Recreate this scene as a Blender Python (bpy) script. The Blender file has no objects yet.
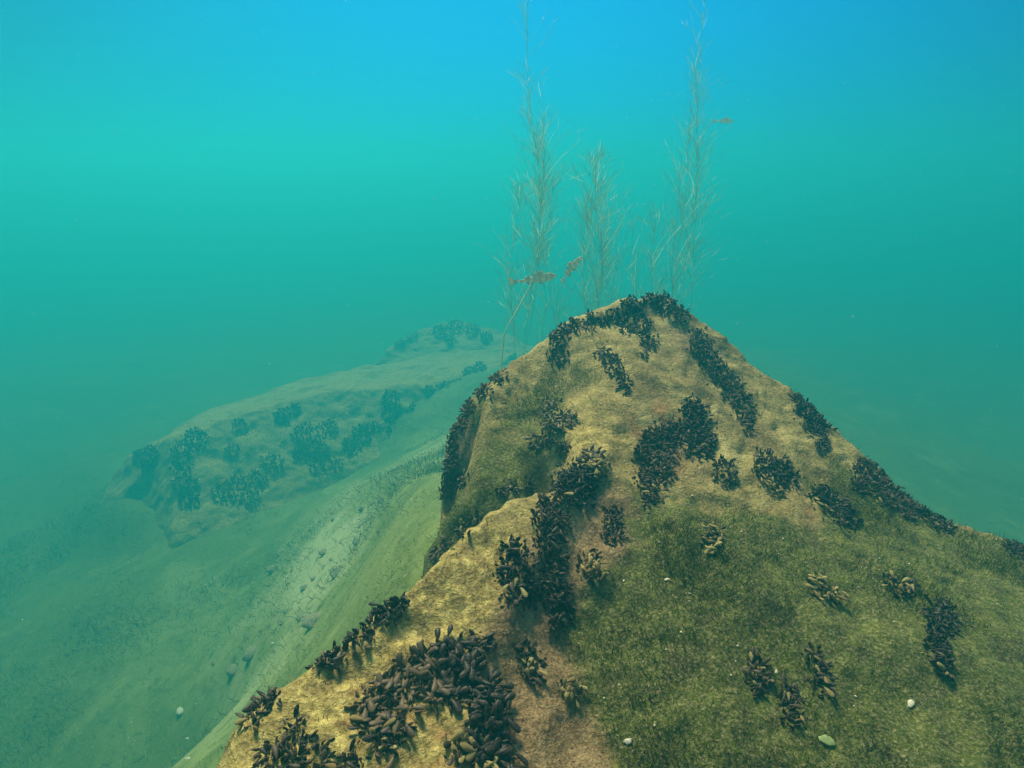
import bpy, bmesh, math, random
import numpy as np
from mathutils import Vector, Matrix, Quaternion
from mathutils.bvhtree import BVHTree
from mathutils.geometry import delaunay_2d_cdt
random.seed(7); rng = np.random.default_rng(7)
scene = bpy.context.scene
C = scene.collection

# ------------------------------------------------------------------ camera, light, exposure
CAMZ = 4.70                      # height of the camera over the lake bed datum
PITCH = math.radians(18.0)
F = 600.0
cam_d = bpy.data.cameras.new('camera'); cam = bpy.data.objects.new('camera', cam_d); C.objects.link(cam)
cam.location = (0, 0, CAMZ); cam.rotation_euler = (math.pi/2 - PITCH, 0, 0)
cam_d.sensor_width = 36; cam_d.lens = F/1024*36; cam_d.clip_start = .02; cam_d.clip_end = 400
scene.camera = cam

SUN_EL, SUN_AZ = math.radians(57), math.radians(-22)      # azimuth from +Y towards +X
WATER_SIDE, WATER_AHEAD = (.0, .0, 1.2), (.0, 1.3, 5.2)
w = bpy.data.worlds.new('World'); scene.world = w; w.use_nodes = True
nt = w.node_tree; nt.nodes.clear()
sky = nt.nodes.new('ShaderNodeTexSky'); sky.sky_type = 'NISHITA'; sky.sun_disc = False
sky.sun_elevation = SUN_EL; sky.sun_rotation = SUN_AZ
bg = nt.nodes.new('ShaderNodeBackground'); bg.inputs['Strength'].default_value = .10
wo = nt.nodes.new('ShaderNodeOutputWorld')
# under water the sky shows only through the bright window overhead; lower down one sees the blue of open water
tcw = nt.nodes.new('ShaderNodeTexCoord'); sx = nt.nodes.new('ShaderNodeSeparateXYZ'); nt.links.new(tcw.outputs['Generated'], sx.inputs[0])
mr = nt.nodes.new('ShaderNodeMapRange'); mr.interpolation_type = 'SMOOTHSTEP'; mr.inputs[1].default_value = .45; mr.inputs[2].default_value = .72
nt.links.new(sx.outputs['Z'], mr.inputs[0])
mx = nt.nodes.new('ShaderNodeMix'); mx.data_type = 'RGBA'; nt.links.new(mr.outputs[0], mx.inputs[0])
dp = nt.nodes.new('ShaderNodeVectorMath'); dp.operation = 'DOT_PRODUCT'; dp.inputs[1].default_value = (.05, 1, 0); nt.links.new(tcw.outputs['Generated'], dp.inputs[0])
m2 = nt.nodes.new('ShaderNodeMapRange'); m2.inputs[1].default_value = .70; m2.inputs[2].default_value = 1.0; nt.links.new(dp.outputs['Value'], m2.inputs[0])
m3 = nt.nodes.new('ShaderNodeMix'); m3.data_type = 'RGBA'; nt.links.new(m2.outputs[0], m3.inputs[0])
m3.inputs[6].default_value = (*WATER_SIDE, 1); m3.inputs[7].default_value = (*WATER_AHEAD, 1); m4 = nt.nodes.new('ShaderNodeMapRange'); m4.inputs[1].default_value = 0; m4.inputs[2].default_value = .26; m4.inputs[3].default_value = 1.0; m4.inputs[4].default_value = 1; nt.links.new(sx.outputs['Z'], m4.inputs[0])
vs = nt.nodes.new('ShaderNodeVectorMath'); vs.operation = 'SCALE'; nt.links.new(m3.outputs[2], vs.inputs[0]); nt.links.new(m4.outputs[0], vs.inputs['Scale']); nt.links.new(vs.outputs[0], mx.inputs[6])
nt.links.new(sky.outputs[0], mx.inputs[7]); nt.links.new(mx.outputs[2], bg.inputs['Color']); nt.links.new(bg.outputs[0], wo.inputs['Surface'])

sd = bpy.data.lights.new('sun', 'SUN'); sd.energy = 4.7; sd.angle = math.radians(14); sd.color = (1, .79, .54)
sun = bpy.data.objects.new('sun', sd); C.objects.link(sun)
sv = Vector((math.sin(SUN_AZ)*math.cos(SUN_EL), math.cos(SUN_AZ)*math.cos(SUN_EL), math.sin(SUN_EL)))
sun.rotation_euler = sv.to_track_quat('Z', 'Y').to_euler(); sun.location = sv*30
scene.view_settings.view_transform = 'Standard'; scene.view_settings.look = 'None'
scene.view_settings.gamma = 1; scene.view_settings.exposure = 1.08
scene.cycles.use_denoising = True
scene.cycles.volume_bounces = 2; scene.cycles.max_bounces = 5; scene.cycles.diffuse_bounces = 2
scene.cycles.transparent_max_bounces = 4

# the murky lake water: one closed box round everything, sky outside it
SIG_S = (.0024, .0545, .066)        # scattering and total extinction per metre, per colour
SIG_T = (.125, .108, .120)
HAZE_G = .46

# ------------------------------------------------------------------ helpers
def ray(px, py):
    r, u = (px-512)/F, -(py-384)/F
    c, s = math.cos(PITCH), math.sin(PITCH)
    return Vector((r, c+u*s, -s+u*c))
def at(px, py, d):
    return Vector((0, 0, CAMZ)) + ray(px, py)*d
def tag(o, label=None, cat=None, group=None, kind=None):
    if label: o['label'] = label
    if cat: o['category'] = cat
    if group: o['group'] = group
    if kind: o['kind'] = kind
    return o
def empty(name, loc=(0, 0, 0)):
    o = bpy.data.objects.new(name, None); o.empty_display_size = .05; o.location = loc; C.objects.link(o); return o
def mesh_obj(name, me, mat=None, parent=None):
    o = bpy.data.objects.new(name, me); C.objects.link(o)
    if mat and not me.materials: me.materials.append(mat)
    if parent: o.parent = parent
    return o
def np_mesh(name, co, faces, smooth=True):
    me = bpy.data.meshes.new(name)
    co = np.asarray(co, dtype=np.float32); faces = np.asarray(faces, dtype=np.int32)
    n = faces.shape[1]
    me.vertices.add(len(co)); me.vertices.foreach_set('co', co.ravel())
    me.loops.add(faces.size); me.loops.foreach_set('vertex_index', faces.ravel())
    me.polygons.add(len(faces)); me.polygons.foreach_set('loop_start', np.arange(0, faces.size, n, dtype=np.int32))
    me.polygons.foreach_set('loop_total', np.full(len(faces), n, dtype=np.int32))
    me.polygons.foreach_set('use_smooth', np.full(len(faces), smooth))
    me.update(calc_edges=True); me.validate()
    return me
def vnoise(P, seed=0):
    """value noise in 3-D, vectorised, roughly -1..1"""
    P = np.asarray(P, dtype=np.float64); i = np.floor(P).astype(np.int64); f = P-i; f = f*f*f*(f*(f*6-15)+10)
    def h(ix, iy, iz):
        n = (ix*374761393 + iy*668265263 + iz*2147483647 + seed*144665) & 0xffffffff
        n = ((n ^ (n >> 13))*1274126177) & 0xffffffff
        n = (n ^ (n >> 16)) & 0xffffffff
        n = (n*2246822519) & 0xffffffff
        return ((n ^ (n >> 15)) & 0xffff)/32767.5-1
    x, y, z = i[:, 0], i[:, 1], i[:, 2]; r = 0
    for dx in (0, 1):
        for dy in (0, 1):
            for dz in (0, 1):
                wgt = (f[:, 0] if dx else 1-f[:, 0])*(f[:, 1] if dy else 1-f[:, 1])*(f[:, 2] if dz else 1-f[:, 2])
                r = r+wgt*h(x+dx, y+dy, z+dz)
    return r
def fbm(P, scale, octv=4, seed=0, gain=.5):
    s, a = 0, 1
    for k in range(octv):
        s = s+a*vnoise(np.asarray(P)*scale*(2.03**k)+k*17.3, seed+k); a *= gain
    return s
def blur(Z, s):
    r = int(s*3)+1; k = np.exp(-np.arange(-r, r+1)**2/(2*s*s)); k /= k.sum()
    for ax in (0, 1):
        pad = [(0, 0), (0, 0)]; pad[ax] = (r, r)
        Zp = np.pad(Z, pad, mode='edge'); out = np.zeros_like(Z)
        for j, kk in enumerate(k):
            out += kk*(Zp[j:j+Z.shape[0], :] if ax == 0 else Zp[:, j:j+Z.shape[1]])
        Z = out
    return Z
def height_sheet(pts, edges, x0, x1, y0, y1, step, outside, sigma):
    """triangulate the points in plan (with creases along edges) and sample heights on a grid"""
    v2 = [Vector((p[0], p[1])) for p in pts]
    vo, eo, fo, ov, oe, of_ = delaunay_2d_cdt(v2, edges, [], 0, 1e-6)
    zz = []
    for k, o in enumerate(ov):
        zz.append(sum(pts[i][2] for i in o)/len(o) if o else None)
    for k, z in enumerate(zz):          # points made by crossing creases: nearest height
        if z is None:
            zz[k] = min(pts, key=lambda p: (p[0]-vo[k][0])**2+(p[1]-vo[k][1])**2)[2]
    xs = np.arange(x0, x1+step/2, step); ys = np.arange(y0, y1+step/2, step)
    X, Y = np.meshgrid(xs, ys, indexing='ij'); Z = np.full(X.shape, float(outside))
    for f in fo:
        a, b, c = [np.array((vo[i][0], vo[i][1], zz[i])) for i in f[:3]]
        i0, i1 = np.searchsorted(xs, [min(a[0], b[0], c[0]), max(a[0], b[0], c[0])]); j0, j1 = np.searchsorted(ys, [min(a[1], b[1], c[1]), max(a[1], b[1], c[1])])
        if i1 <= i0 or j1 <= j0: continue
        x, y = X[i0:i1, j0:j1], Y[i0:i1, j0:j1]
        den = (b[1]-c[1])*(a[0]-c[0])+(c[0]-b[0])*(a[1]-c[1])
        if abs(den) < 1e-12: continue
        l1 = ((b[1]-c[1])*(x-c[0])+(c[0]-b[0])*(y-c[1]))/den
        l2 = ((c[1]-a[1])*(x-c[0])+(a[0]-c[0])*(y-c[1]))/den
        l3 = 1-l1-l2; m = (l1 >= -1e-6) & (l2 >= -1e-6) & (l3 >= -1e-6)
        z = l1*a[2]+l2*b[2]+l3*c[2]
        Z[i0:i1, j0:j1][m] = z[m]
    Z = blur(Z, sigma/step)
    return X, Y, Z
def sheet_mesh(name, X, Y, Z, keep=None, disp=None):
    nx, ny = X.shape
    P = np.stack([X.ravel(), Y.ravel(), Z.ravel()], 1)
    gx, gy = np.gradient(Z, X[1, 0]-X[0, 0], Y[0, 1]-Y[0, 0])
    N = np.stack([-gx.ravel(), -gy.ravel(), np.ones(gx.size)], 1); N /= np.linalg.norm(N, axis=1)[:, None]
    if disp is not None: P = P+N*disp(P)[:, None]
    idx = np.arange(nx*ny).reshape(nx, ny)
    Fq = np.stack([idx[:-1, :-1], idx[1:, :-1], idx[1:, 1:], idx[:-1, 1:]], -1).reshape(-1, 4)
    if keep is not None:
        kk = keep(P); Fq = Fq[kk[Fq].any(1)]
        used = np.unique(Fq); mp = np.full(len(P), -1); mp[used] = np.arange(len(used)); Fq = mp[Fq]; P = P[used]; N = N[used]
    return np_mesh(name, P, Fq), P, N
def set_attr(me, name, vals):
    a = me.attributes.new(name, 'FLOAT', 'POINT'); a.data.foreach_set('value', np.asarray(vals, dtype=np.float32))
def blob(P, items):
    """soft regions round points on a surface: (px,py,d,radius,weight)"""
    s = np.zeros(len(P))
    for px, py, d, r, wt in items:
        c = np.array(at(px, py, d)); s += wt*np.exp(-((P-c)**2).sum(1)/(r*r))
    return s

# ------------------------------------------------------------------ materials
class M:
    def __init__(s, name):
        s.m = bpy.data.materials.new(name); s.m.use_nodes = True; s.t = s.m.node_tree; s.b = s.t.nodes['Principled BSDF']
        s.out = s.t.nodes['Material Output']; s.b.inputs['Specular IOR Level'].default_value = .12
        s.b.inputs['Roughness'].default_value = .85
        s.tc = s.t.nodes.new('ShaderNodeTexCoord')
    def n(s, kind, **kw):
        o = s.t.nodes.new(kind)
        for k, v in kw.items():
            if k in o.inputs: o.inputs[k].default_value = v
            else: setattr(o, k, v)
        return o
    def l(s, a, b): s.t.links.new(a, b)
    def noise(s, scale, detail=4, rough=.55, dist=0, vec=None):
        o = s.n('ShaderNodeTexNoise'); o.inputs['Scale'].default_value = scale; o.inputs['Detail'].default_value = detail
        o.inputs['Roughness'].default_value = rough; o.inputs['Distortion'].default_value = dist
        s.l(vec or s.tc.outputs['Object'], o.inputs['Vector']); return o.outputs['Fac']
    def ramp(s, fac, stops):
        o = s.n('ShaderNodeValToRGB'); e = o.color_ramp.elements
        while len(e) < len(stops): e.new(.5)
        for k, (p, c) in enumerate(stops):
            e[k].position = p; e[k].color = (*c, 1) if len(c) == 3 else c
        s.l(fac, o.inputs['Fac']); return o.outputs['Color']
    def mixc(s, fac, a, b, mode='MIX'):
        o = s.n('ShaderNodeMix'); o.data_type = 'RGBA'; o.blend_type = mode
        for sock, v in ((o.inputs[0], fac), (o.inputs[6], a), (o.inputs[7], b)):
            if hasattr(v, 'is_output'): s.l(v, sock)
            elif isinstance(v, tuple): sock.default_value = (*v, 1)
            else: sock.default_value = v
        return o.outputs[2]
    def math(s, op, a, b=0., c=None, clamp=False):
        o = s.n('ShaderNodeMath'); o.operation = op; o.use_clamp = clamp
        for k, v in enumerate((a, b) + ((c,) if c is not None else ())):
            if hasattr(v, 'is_output'): s.l(v, o.inputs[k])
            else: o.inputs[k].default_value = v
        return o.outputs[0]
    def step(s, v, lo, hi):
        o = s.n('ShaderNodeMapRange'); o.inputs[1].default_value = lo; o.inputs[2].default_value = hi; o.clamp = True
        o.interpolation_type = 'SMOOTHSTEP'; s.l(v, o.inputs[0]); return o.outputs[0]
    def attr(s, name):
        o = s.n('ShaderNodeAttribute'); o.attribute_name = name; return o.outputs['Fac']
    def base(s, c): 
        if hasattr(c, 'is_output'): s.l(c, s.b.inputs['Base Color'])
        else: s.b.inputs['Base Color'].default_value = (*c, 1)
    def bump(s, h, dist, strength=1., prev=None):
        o = s.n('ShaderNodeBump'); o.inputs['Distance'].default_value = dist; o.inputs['Strength'].default_value = strength
        s.l(h, o.inputs['Height'])
        if prev: s.l(prev, o.inputs['Normal'])
        s.l(o.outputs[0], s.b.inputs['Normal']); return o.outputs[0]

def rock_material(name, far=False):
    m = M(name)
    big, mid, fine, grain = m.noise(2.3, 5, .6, .4), m.noise(9, 6, .65, .6), m.noise(42, 5, .7, .3), m.noise(170, 3, .7)
    stone = m.ramp(mid, [(.28, (.095, .072, .024)), (.45, (.185, .148, .048)), (.56, (.29, .24, .080)), (.72, (.46, .40, .15))])
    # yellow sponge and bryozoan grains; also a lit edge painted on the ridges
    crust_highlight = m.ramp(fine, [(.33, (.10, .070, .020)), (.5, (.27, .215, .056)), (.66, (.58, .49, .15))])
    col = m.mixc(m.math('MULTIPLY', m.attr('crust_highlight'), .8), stone, crust_highlight)
    rust = m.math('MULTIPLY', m.step(m.noise(6.5, 4, .6, 1.), .54, .72), m.attr('rust'))
    col = m.mixc(m.math('MULTIPLY', rust, .65), col, (.33, .13, .055))
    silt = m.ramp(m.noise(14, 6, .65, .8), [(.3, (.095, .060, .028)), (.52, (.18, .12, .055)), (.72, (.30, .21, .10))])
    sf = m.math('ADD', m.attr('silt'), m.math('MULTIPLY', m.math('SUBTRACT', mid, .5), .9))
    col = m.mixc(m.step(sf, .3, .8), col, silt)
    alg = m.ramp(m.noise(16, 6, .7, 1.2), [(.3, (.020, .024, .005)), (.48, (.038, .066, .005)), (.64, (.080, .112, .012)), (.8, (.20, .155, .045))])
    af = m.math('ADD', m.attr('algae'), m.math('MULTIPLY', m.math('SUBTRACT', fine, .5), .8))
    col = m.mixc(m.math('MULTIPLY', m.step(af, .15, .85), .9), col, alg)
    col = m.mixc(m.math('MULTIPLY', m.step(grain, .42, .75), .30), col, (.62, .52, .30))
    col = m.mixc(m.math('MULTIPLY', m.step(grain, .50, .28), .45), col, (.05, .036, .018))
    m.base(col)
    pit = m.noise(90, 4, .75, .5)
    b = m.bump(mid, .02, .9); b = m.bump(fine, .009, .9, b); b = m.bump(pit, .004, 1., b); m.bump(grain, .002, .8, b)
    return m.m

# ------------------------------------------------------------------ terrain
BED0 = 0.30
K = 3.1
def bed_point(px, py, d): p = at(px, py, d*K); return (p.x, p.y, p.z)
bp = [bed_point(*q) for q in [
    (180, 700, 1.75), (60, 560, 2.7), (-120, 700, 2.0), (250, 650, 1.62),
    (450, 410, 3.1), (520, 360, 3.4), (1000, 480, 2.9), (900, 420, 3.6), (1150, 520, 2.7), (200, 800, 1.5), (0, 800, 1.6),
    *[(a_, b_, c_/K) for a_, b_, c_ in [(425, 545, 2.0), (455, 508, 1.85), (400, 545, 2.9), (376, 555, 4.0), (352, 562, 5.0), (396, 592, 2.0), (372, 597, 2.8), (346, 602, 3.8), (318, 606, 4.5),
     (350, 642, 2.5), (325, 650, 3.1), (298, 654, 3.7), (268, 658, 4.4), (440, 508, 2.1), (412, 502, 3.3), (390, 495, 5.0), (432, 480, 3.8), (416, 470, 5.4), (480, 530, 2.0),
     (290, 700, 2.6), (262, 712, 3.3), (225, 720, 4.0)]],
    (300, 508, 2.62), (170, 550, 2.38), (400, 458, 2.95), (240, 528, 2.5), (112, 505, 2.72), (460, 425, 3.15), (120, 480, 3.1), (30, 450, 3.7), (640, 360, 3.5)]]
for x, y in [(-15, -6), (0, -6), (15, -6), (-15, 4), (15, 4), (-15, 25), (0, 25), (15, 25), (-9, 17), (9, 17), (0, 17), (-.4, -.8), (2, -.8), (-5, 0), (6, 2), (7, 6)]:
    bp.append((x, y, BED0+.02*math.sin(x*3+y)))
X, Y, Z = height_sheet(bp, [], -14, 14, -5, 24, .07, BED0, .19)
P0 = np.stack([X.ravel(), Y.ravel(), 0*X.ravel()], 1)
edge = np.minimum.reduce([X.ravel()+14, 14-X.ravel(), Y.ravel()+5, 24-Y.ravel()]); fade = np.clip(edge/1.0, 0, 1); fade = fade*fade*(3-2*fade)
Zn = Z.ravel()+fade*(.07*fbm(P0, .5, 3, 5)+.012*fbm(P0, 3, 3, 9))
Zn = (BED0*(1-fade)+Zn*fade).reshape(Z.shape)
BED = (X, Y, Zn)
def bed_z(x, y):
    i = int(round((x+14)/.07)); j = int(round((y+5)/.07))
    if 0 <= i < X.shape[0] and 0 <= j < X.shape[1]: return float(BED[2][i, j])
    return BED0
def bed_z_arr(P):
    i = np.clip(np.round((P[:, 0]+14)/.07).astype(int), 0, BED[0].shape[0]-1); j = np.clip(np.round((P[:, 1]+5)/.07).astype(int), 0, BED[0].shape[1]-1)
    return BED[2][i, j]
me, bedP, bedN = sheet_mesh('lake_bed', X, Y, Zn)
PALE = 1.0*np.clip(blob(bedP, [(300, 600, 4.7, .9, .8), (350, 560, 5.6, 1.0, .7), (400, 500, 7, 1.2, .7), (250, 680, 4.4, .8, .7), (150, 590, 6, 1.0, .5), (450, 430, 9, 1.5, .5), (330, 540, 6.2, .8, .5), (200, 640, 4.8, .7, .4), (340, 650, 3.4, .9, .4), (290, 700, 3.6, 1.0, .5), (400, 560, 3.0, .7, .45)])*np.clip((np.linalg.norm(bedP-np.array([0, 0, CAMZ]), axis=1)-2.4)/3.2, .30, 1)*np.clip(.62+.38*fbm(bedP, 1.1, 4, 301), .15, 1), 0, 1)
set_attr(me, 'pale', PALE)
# outer skirt of the bed out to the far water
bm = bmesh.new(); bm.from_mesh(me)
R = 68
inner = [(-14, -5), (14, -5), (14, 24), (-14, 24)]; outer = [(-R, -R), (R, -R), (R, R), (-R, R)]
vi = [bm.verts.new((a, b, BED0)) for a, b in inner]; vo_ = [bm.verts.new((a, b, BED0-.3)) for a, b in outer]
for k in range(4): bm.faces.new((vi[k], vo_[k], vo_[(k+1) % 4], vi[(k+1) % 4]))
bmesh.ops.recalc_face_normals(bm, faces=bm.faces[:]); bm.to_mesh(me); bm.free()
for p in me.polygons[:5]: pass
m = M('silty_sand')
n1, n2, n3 = m.noise(1.6, 6, .65, .8), m.noise(9, 6, .7, .8), m.noise(55, 4, .7)
pl = m.math('ADD', m.attr('pale'), m.math('MULTIPLY', m.math('SUBTRACT', n1, .5), 1.4))
c = m.ramp(pl, [(.05, (.115, .145, .03)), (.35, (.20, .225, .065)), (.6, (.28, .29, .12)), (.95, (.38, .38, .19))])
c = m.mixc(m.math('MULTIPLY', m.math('MULTIPLY', m.step(n2, .52, .70), m.attr('pale')), .6), c, (.40, .38, .22))
c = m.mixc(m.math('MULTIPLY', m.step(n2, .48, .33), .7), c, (.05, .075, .02))
c = m.mixc(m.math('MULTIPLY', m.step(n3, .58, .72), .6), c, (.62, .58, .45))
c = m.mixc(m.math('MULTIPLY', m.step(n3, .42, .3), .5), c, (.07, .075, .04))
m.base(c); b = m.bump(n2, .012, .4); m.bump(n3, .006, .5, b)
bed = mesh_obj('lake_bed', me, m.m); tag(bed, 'silty green sand covering the bottom around the boulders', 'lake bed', kind='structure')

ROCK = rock_material('encrusted_rock')
# --- the main boulder: points on the rock, creases along its ridges
rp = []; re_ = []; REL = False
def rpt(px, py, d): p = at(px, py, d); rp.append((p.x, p.y, p.z)); return len(rp)-1
def wpt(x, y, z):
    if .5 < z < 3.5 and not REL: z += CAMZ-3.9
    rp.append((x, y, z)); return len(rp)-1
def chain(ids): re_.extend((a, b) for a, b in zip(ids, ids[1:]))
def behind(ids, drops=((.10, .10), (.30, .5), (.85, 4.8))):
    for i in ids:
        x, y, z = rp[i]; r = math.hypot(x, y); s = (z-CAMZ)/r
        for dist, dz in drops: rp.append((x*(1+dist/r), y*(1+dist/r), z+s*dist-dz))
top = [rpt(530, 350, 1.86), rpt(562, 322, 1.92), rpt(605, 303, 1.97), rpt(632, 296, 2.0), rpt(665, 295, 2.01), rpt(690, 309, 2.0), rpt(712, 328, 1.99), rpt(740, 352, 1.98), rpt(790, 383, 1.92), rpt(860, 456, 1.82), rpt(930, 517, 1.72), rpt(1024, 547, 1.66), rpt(1160, 585, 1.6), rpt(1350, 640, 1.6)]
chain(top); behind(top)
# left side face: front edge and hidden outer edge
fe = [rpt(506, 368, 1.78), rpt(484, 395, 1.68), rpt(475, 440, 1.6), rpt(474, 492, 1.52)]
oe_ = [rpt(495, 370, 1.84), rpt(464, 400, 1.86), rpt(447, 440, 1.84), rpt(441, 492, 1.78)]
chain([top[0]]+fe); chain([top[0]]+oe_); behind(oe_, ((.05, .15), (.15, .5), (.6, 4.7)))
# green flank under it, running down into the sediment heaped against the boulder
fl = [rpt(450, 506, 1.66), rpt(436, 527, 1.62), rpt(420, 553, 1.56), rpt(472, 518, 1.5), rpt(525, 492, 1.45)]
chain([oe_[-1]]+fl[:3]); chain([fe[-1], fl[3], fl[4]]); behind(fl[:3], ((.12, .12), (.4, .9), (.9, 4.4)))
# near lobe: outer ridge (silhouette)
lr = [rpt(600, 452, 1.40), rpt(545, 484, 1.28), rpt(505, 497, 1.22), rpt(460, 530, 1.14), rpt(400, 587, 1.04), rpt(330, 640, .96), rpt(270, 690, .90), rpt(236, 730, .85), rpt(222, 800, .78)]
chain(lr); behind(lr[1:4], ((.05, .06), (.14, .22))); behind(lr[4:7], ((.06, .10), (.16, .4), (.5, 4.0)))
for i in lr[6:]:
    x, y, z = rp[i]; REL = True; wpt(x-.05, y+.02, z-.10); wpt(x-.14, y+.05, z-.4); wpt(x-.45, y+.05, z-4.4); REL = False
wpt(-.42, .30, 3.25); wpt(-.55, .30, 2.7); wpt(-.85, .3, 0)
# crease right of the lobe
cr = [rpt(600, 500, 1.32), rpt(560, 580, 1.13), rpt(525, 640, 1.03), rpt(508, 700, .95), rpt(500, 790, .86)]
le = [rpt(575, 490, 1.27), rpt(535, 550, 1.12), rpt(505, 610, 1.02), rpt(488, 680, .94), rpt(470, 790, .83)]
chain([lr[0]]+cr); chain([lr[0]]+le)
for q in [(480, 560, 1.10), (430, 640, .98), (360, 690, .91), (400, 740, .86), (300, 740, .84), (330, 800, .79)]: rpt(*q)
# front of the peak
rg = [rpt(618, 326, 1.93), rpt(612, 360, 1.80), rpt(625, 400, 1.65), rpt(612, 440, 1.50)]; chain(rg+[lr[0]])
for q in [(520, 400, 1.70), (560, 370, 1.80), (520, 450, 1.58), (565, 430, 1.56), (560, 470, 1.42), (500, 485, 1.5),
          (680, 380, 1.78), (660, 440, 1.58), (650, 500, 1.40), (720, 430, 1.65), (760, 420, 1.76), (700, 500, 1.42), (760, 490, 1.50),
          (820, 470, 1.66), (870, 520, 1.56), (800, 540, 1.40), (950, 560, 1.46), (1040, 600, 1.38),
          (640, 570, 1.20), (720, 580, 1.20), (800, 620, 1.16), (900, 640, 1.17), (1000, 680, 1.14), (590, 640, 1.08), (680, 680, 1.02), (780, 700, 1.02),
          (880, 740, 1.0), (1000, 780, .98), (600, 720, .96), (590, 800, .88), (720, 810, .88), (900, 860, .86), (1150, 700, 1.2)]: rpt(*q)
for q in [(-.35, .25, 3.3), (0, .2, 3.3), (.4, .2, 3.28), (.9, .25, 3.2), (1.5, .4, 3.05), (1.9, .9, 2.9), (-.3, -.1, 3.2), (.3, -.15, 3.2), (.9, -.1, 3.1), (-.4, -.4, 2.4), (.3, -.5, 2.4), (1.1, -.45, 2.3), (1.9, -.1, 2.2), (2.5, .7, 2.0), (2.6, 1.3, 1.9), (2.2, 1.3, 2.75),
          (-.7, -.7, -.2), (.3, -.95, -.2), (1.3, -.95, -.2), (2.6, -.6, -.2), (3.1, .8, -.2)]: wpt(*q)
STEP = .010
X, Y, Z = height_sheet(rp, re_, -1.3, 3.3, -1.0, 3.1, STEP, -.5, .013)
def disp(P):
    hi = np.abs(fbm(P, 7, 4, 3)); return .018*fbm(P, 2.4, 3, 21)-.011*hi+.0055*fbm(P, 26, 3, 31, .6)+.0022*vnoise(P*105, 77)+.008
rock_me, rockP, rockN = sheet_mesh('boulder', X, Y, Z, keep=lambda P: P[:, 2] > bed_z_arr(P)-.06, disp=disp)
alg = blob(rockP, [(520, 480, 1.52, .13, .55), (500, 440, 1.6, .10, .2), (440, 530, 1.6, .16, .8), (760, 560, 1.3, .28, .8), (700, 620, 1.15, .22, .8), (640, 600, 1.15, .1, .6),
    (900, 540, 1.55, .22, .7), (860, 640, 1.15, .25, .8), (1000, 620, 1.3, .3, .7), (900, 740, 1.0, .22, .9), (760, 740, .96, .2, .85), (1000, 560, 1.55, .2, .7),
    (730, 390, 1.8, .07, .5), (560, 385, 1.78, .13, .5), (540, 420, 1.65, .12, .5), (600, 420, 1.6, .06, .3), (700, 400, 1.8, .08, .4), (790, 440, 1.8, .1, .35), (640, 520, 1.3, .1, .5), (650, 700, 1.0, .12, .6), (1050, 750, 1.05, .3, 1.0), (980, 740, 1.05, .2, .6), (820, 580, 1.3, .2, .4), (640, 430, 1.5, .07, .4), (1300, 700, 1.4, .4, .8)])
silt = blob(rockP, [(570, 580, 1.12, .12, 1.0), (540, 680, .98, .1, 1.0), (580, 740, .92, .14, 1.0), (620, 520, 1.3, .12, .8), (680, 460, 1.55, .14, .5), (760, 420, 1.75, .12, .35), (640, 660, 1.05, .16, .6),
    (690, 350, 1.9, .14, .6), (800, 720, 1, .35, .5), (900, 660, 1.15, .35, .4), (620, 800, .9, .2, .9), (990, 760, 1.0, .3, .5), (455, 440, 1.8, .12, 1.0), (455, 480, 1.75, .12, 1.0)])  # brown silt; the lower right blob paints in dark vignette falloff
crust_highlight = blob(rockP, [(400, 640, 1.0, .22, 1.0), (470, 560, 1.12, .14, 1.0), (300, 720, .86, .2, 1.0), (590, 440, 1.5, .10, .8), (610, 350, 1.8, .10, .8), (500, 400, 1.68, .09, .8), (540, 430, 1.6, .12, .7), (480, 470, 1.55, .08, .6), (760, 380, 1.9, .12, .5), (560, 400, 1.7, .12, .5), (840, 430, 1.85, .1, .4)])  # yellow growth, plus a pale lit edge painted in along the ridges
rust = blob(rockP, [(430, 730, .88, .1, 1.2), (650, 420, 1.6, .14, 1.1), (720, 450, 1.6, .2, .8), (670, 350, 1.9, .1, .8), (620, 600, 1.1, .12, .6), (300, 760, .82, .12, .6), (580, 600, 1.1, .15, .7), (780, 490, 1.55, .15, .9)])
alg = np.clip((alg+(.10+.40*np.clip(alg*1.6, 0, 1))*(fbm(rockP, 4.5, 4, 191)+.5*fbm(rockP, 17, 3, 192))-.20)*1.3, 0, 1)
for nme, v in (('algae', alg), ('silt', silt), ('crust_highlight', crust_highlight), ('rust', rust)): set_attr(rock_me, nme, np.clip(v, 0, 1.2))
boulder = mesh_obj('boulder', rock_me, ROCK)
tag(boulder, 'large ochre and green boulder rising to a blunt peak, crusted with dark mussel clumps', 'boulder')
BVH = BVHTree.FromObject(boulder, bpy.context.evaluated_depsgraph_get())

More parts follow.
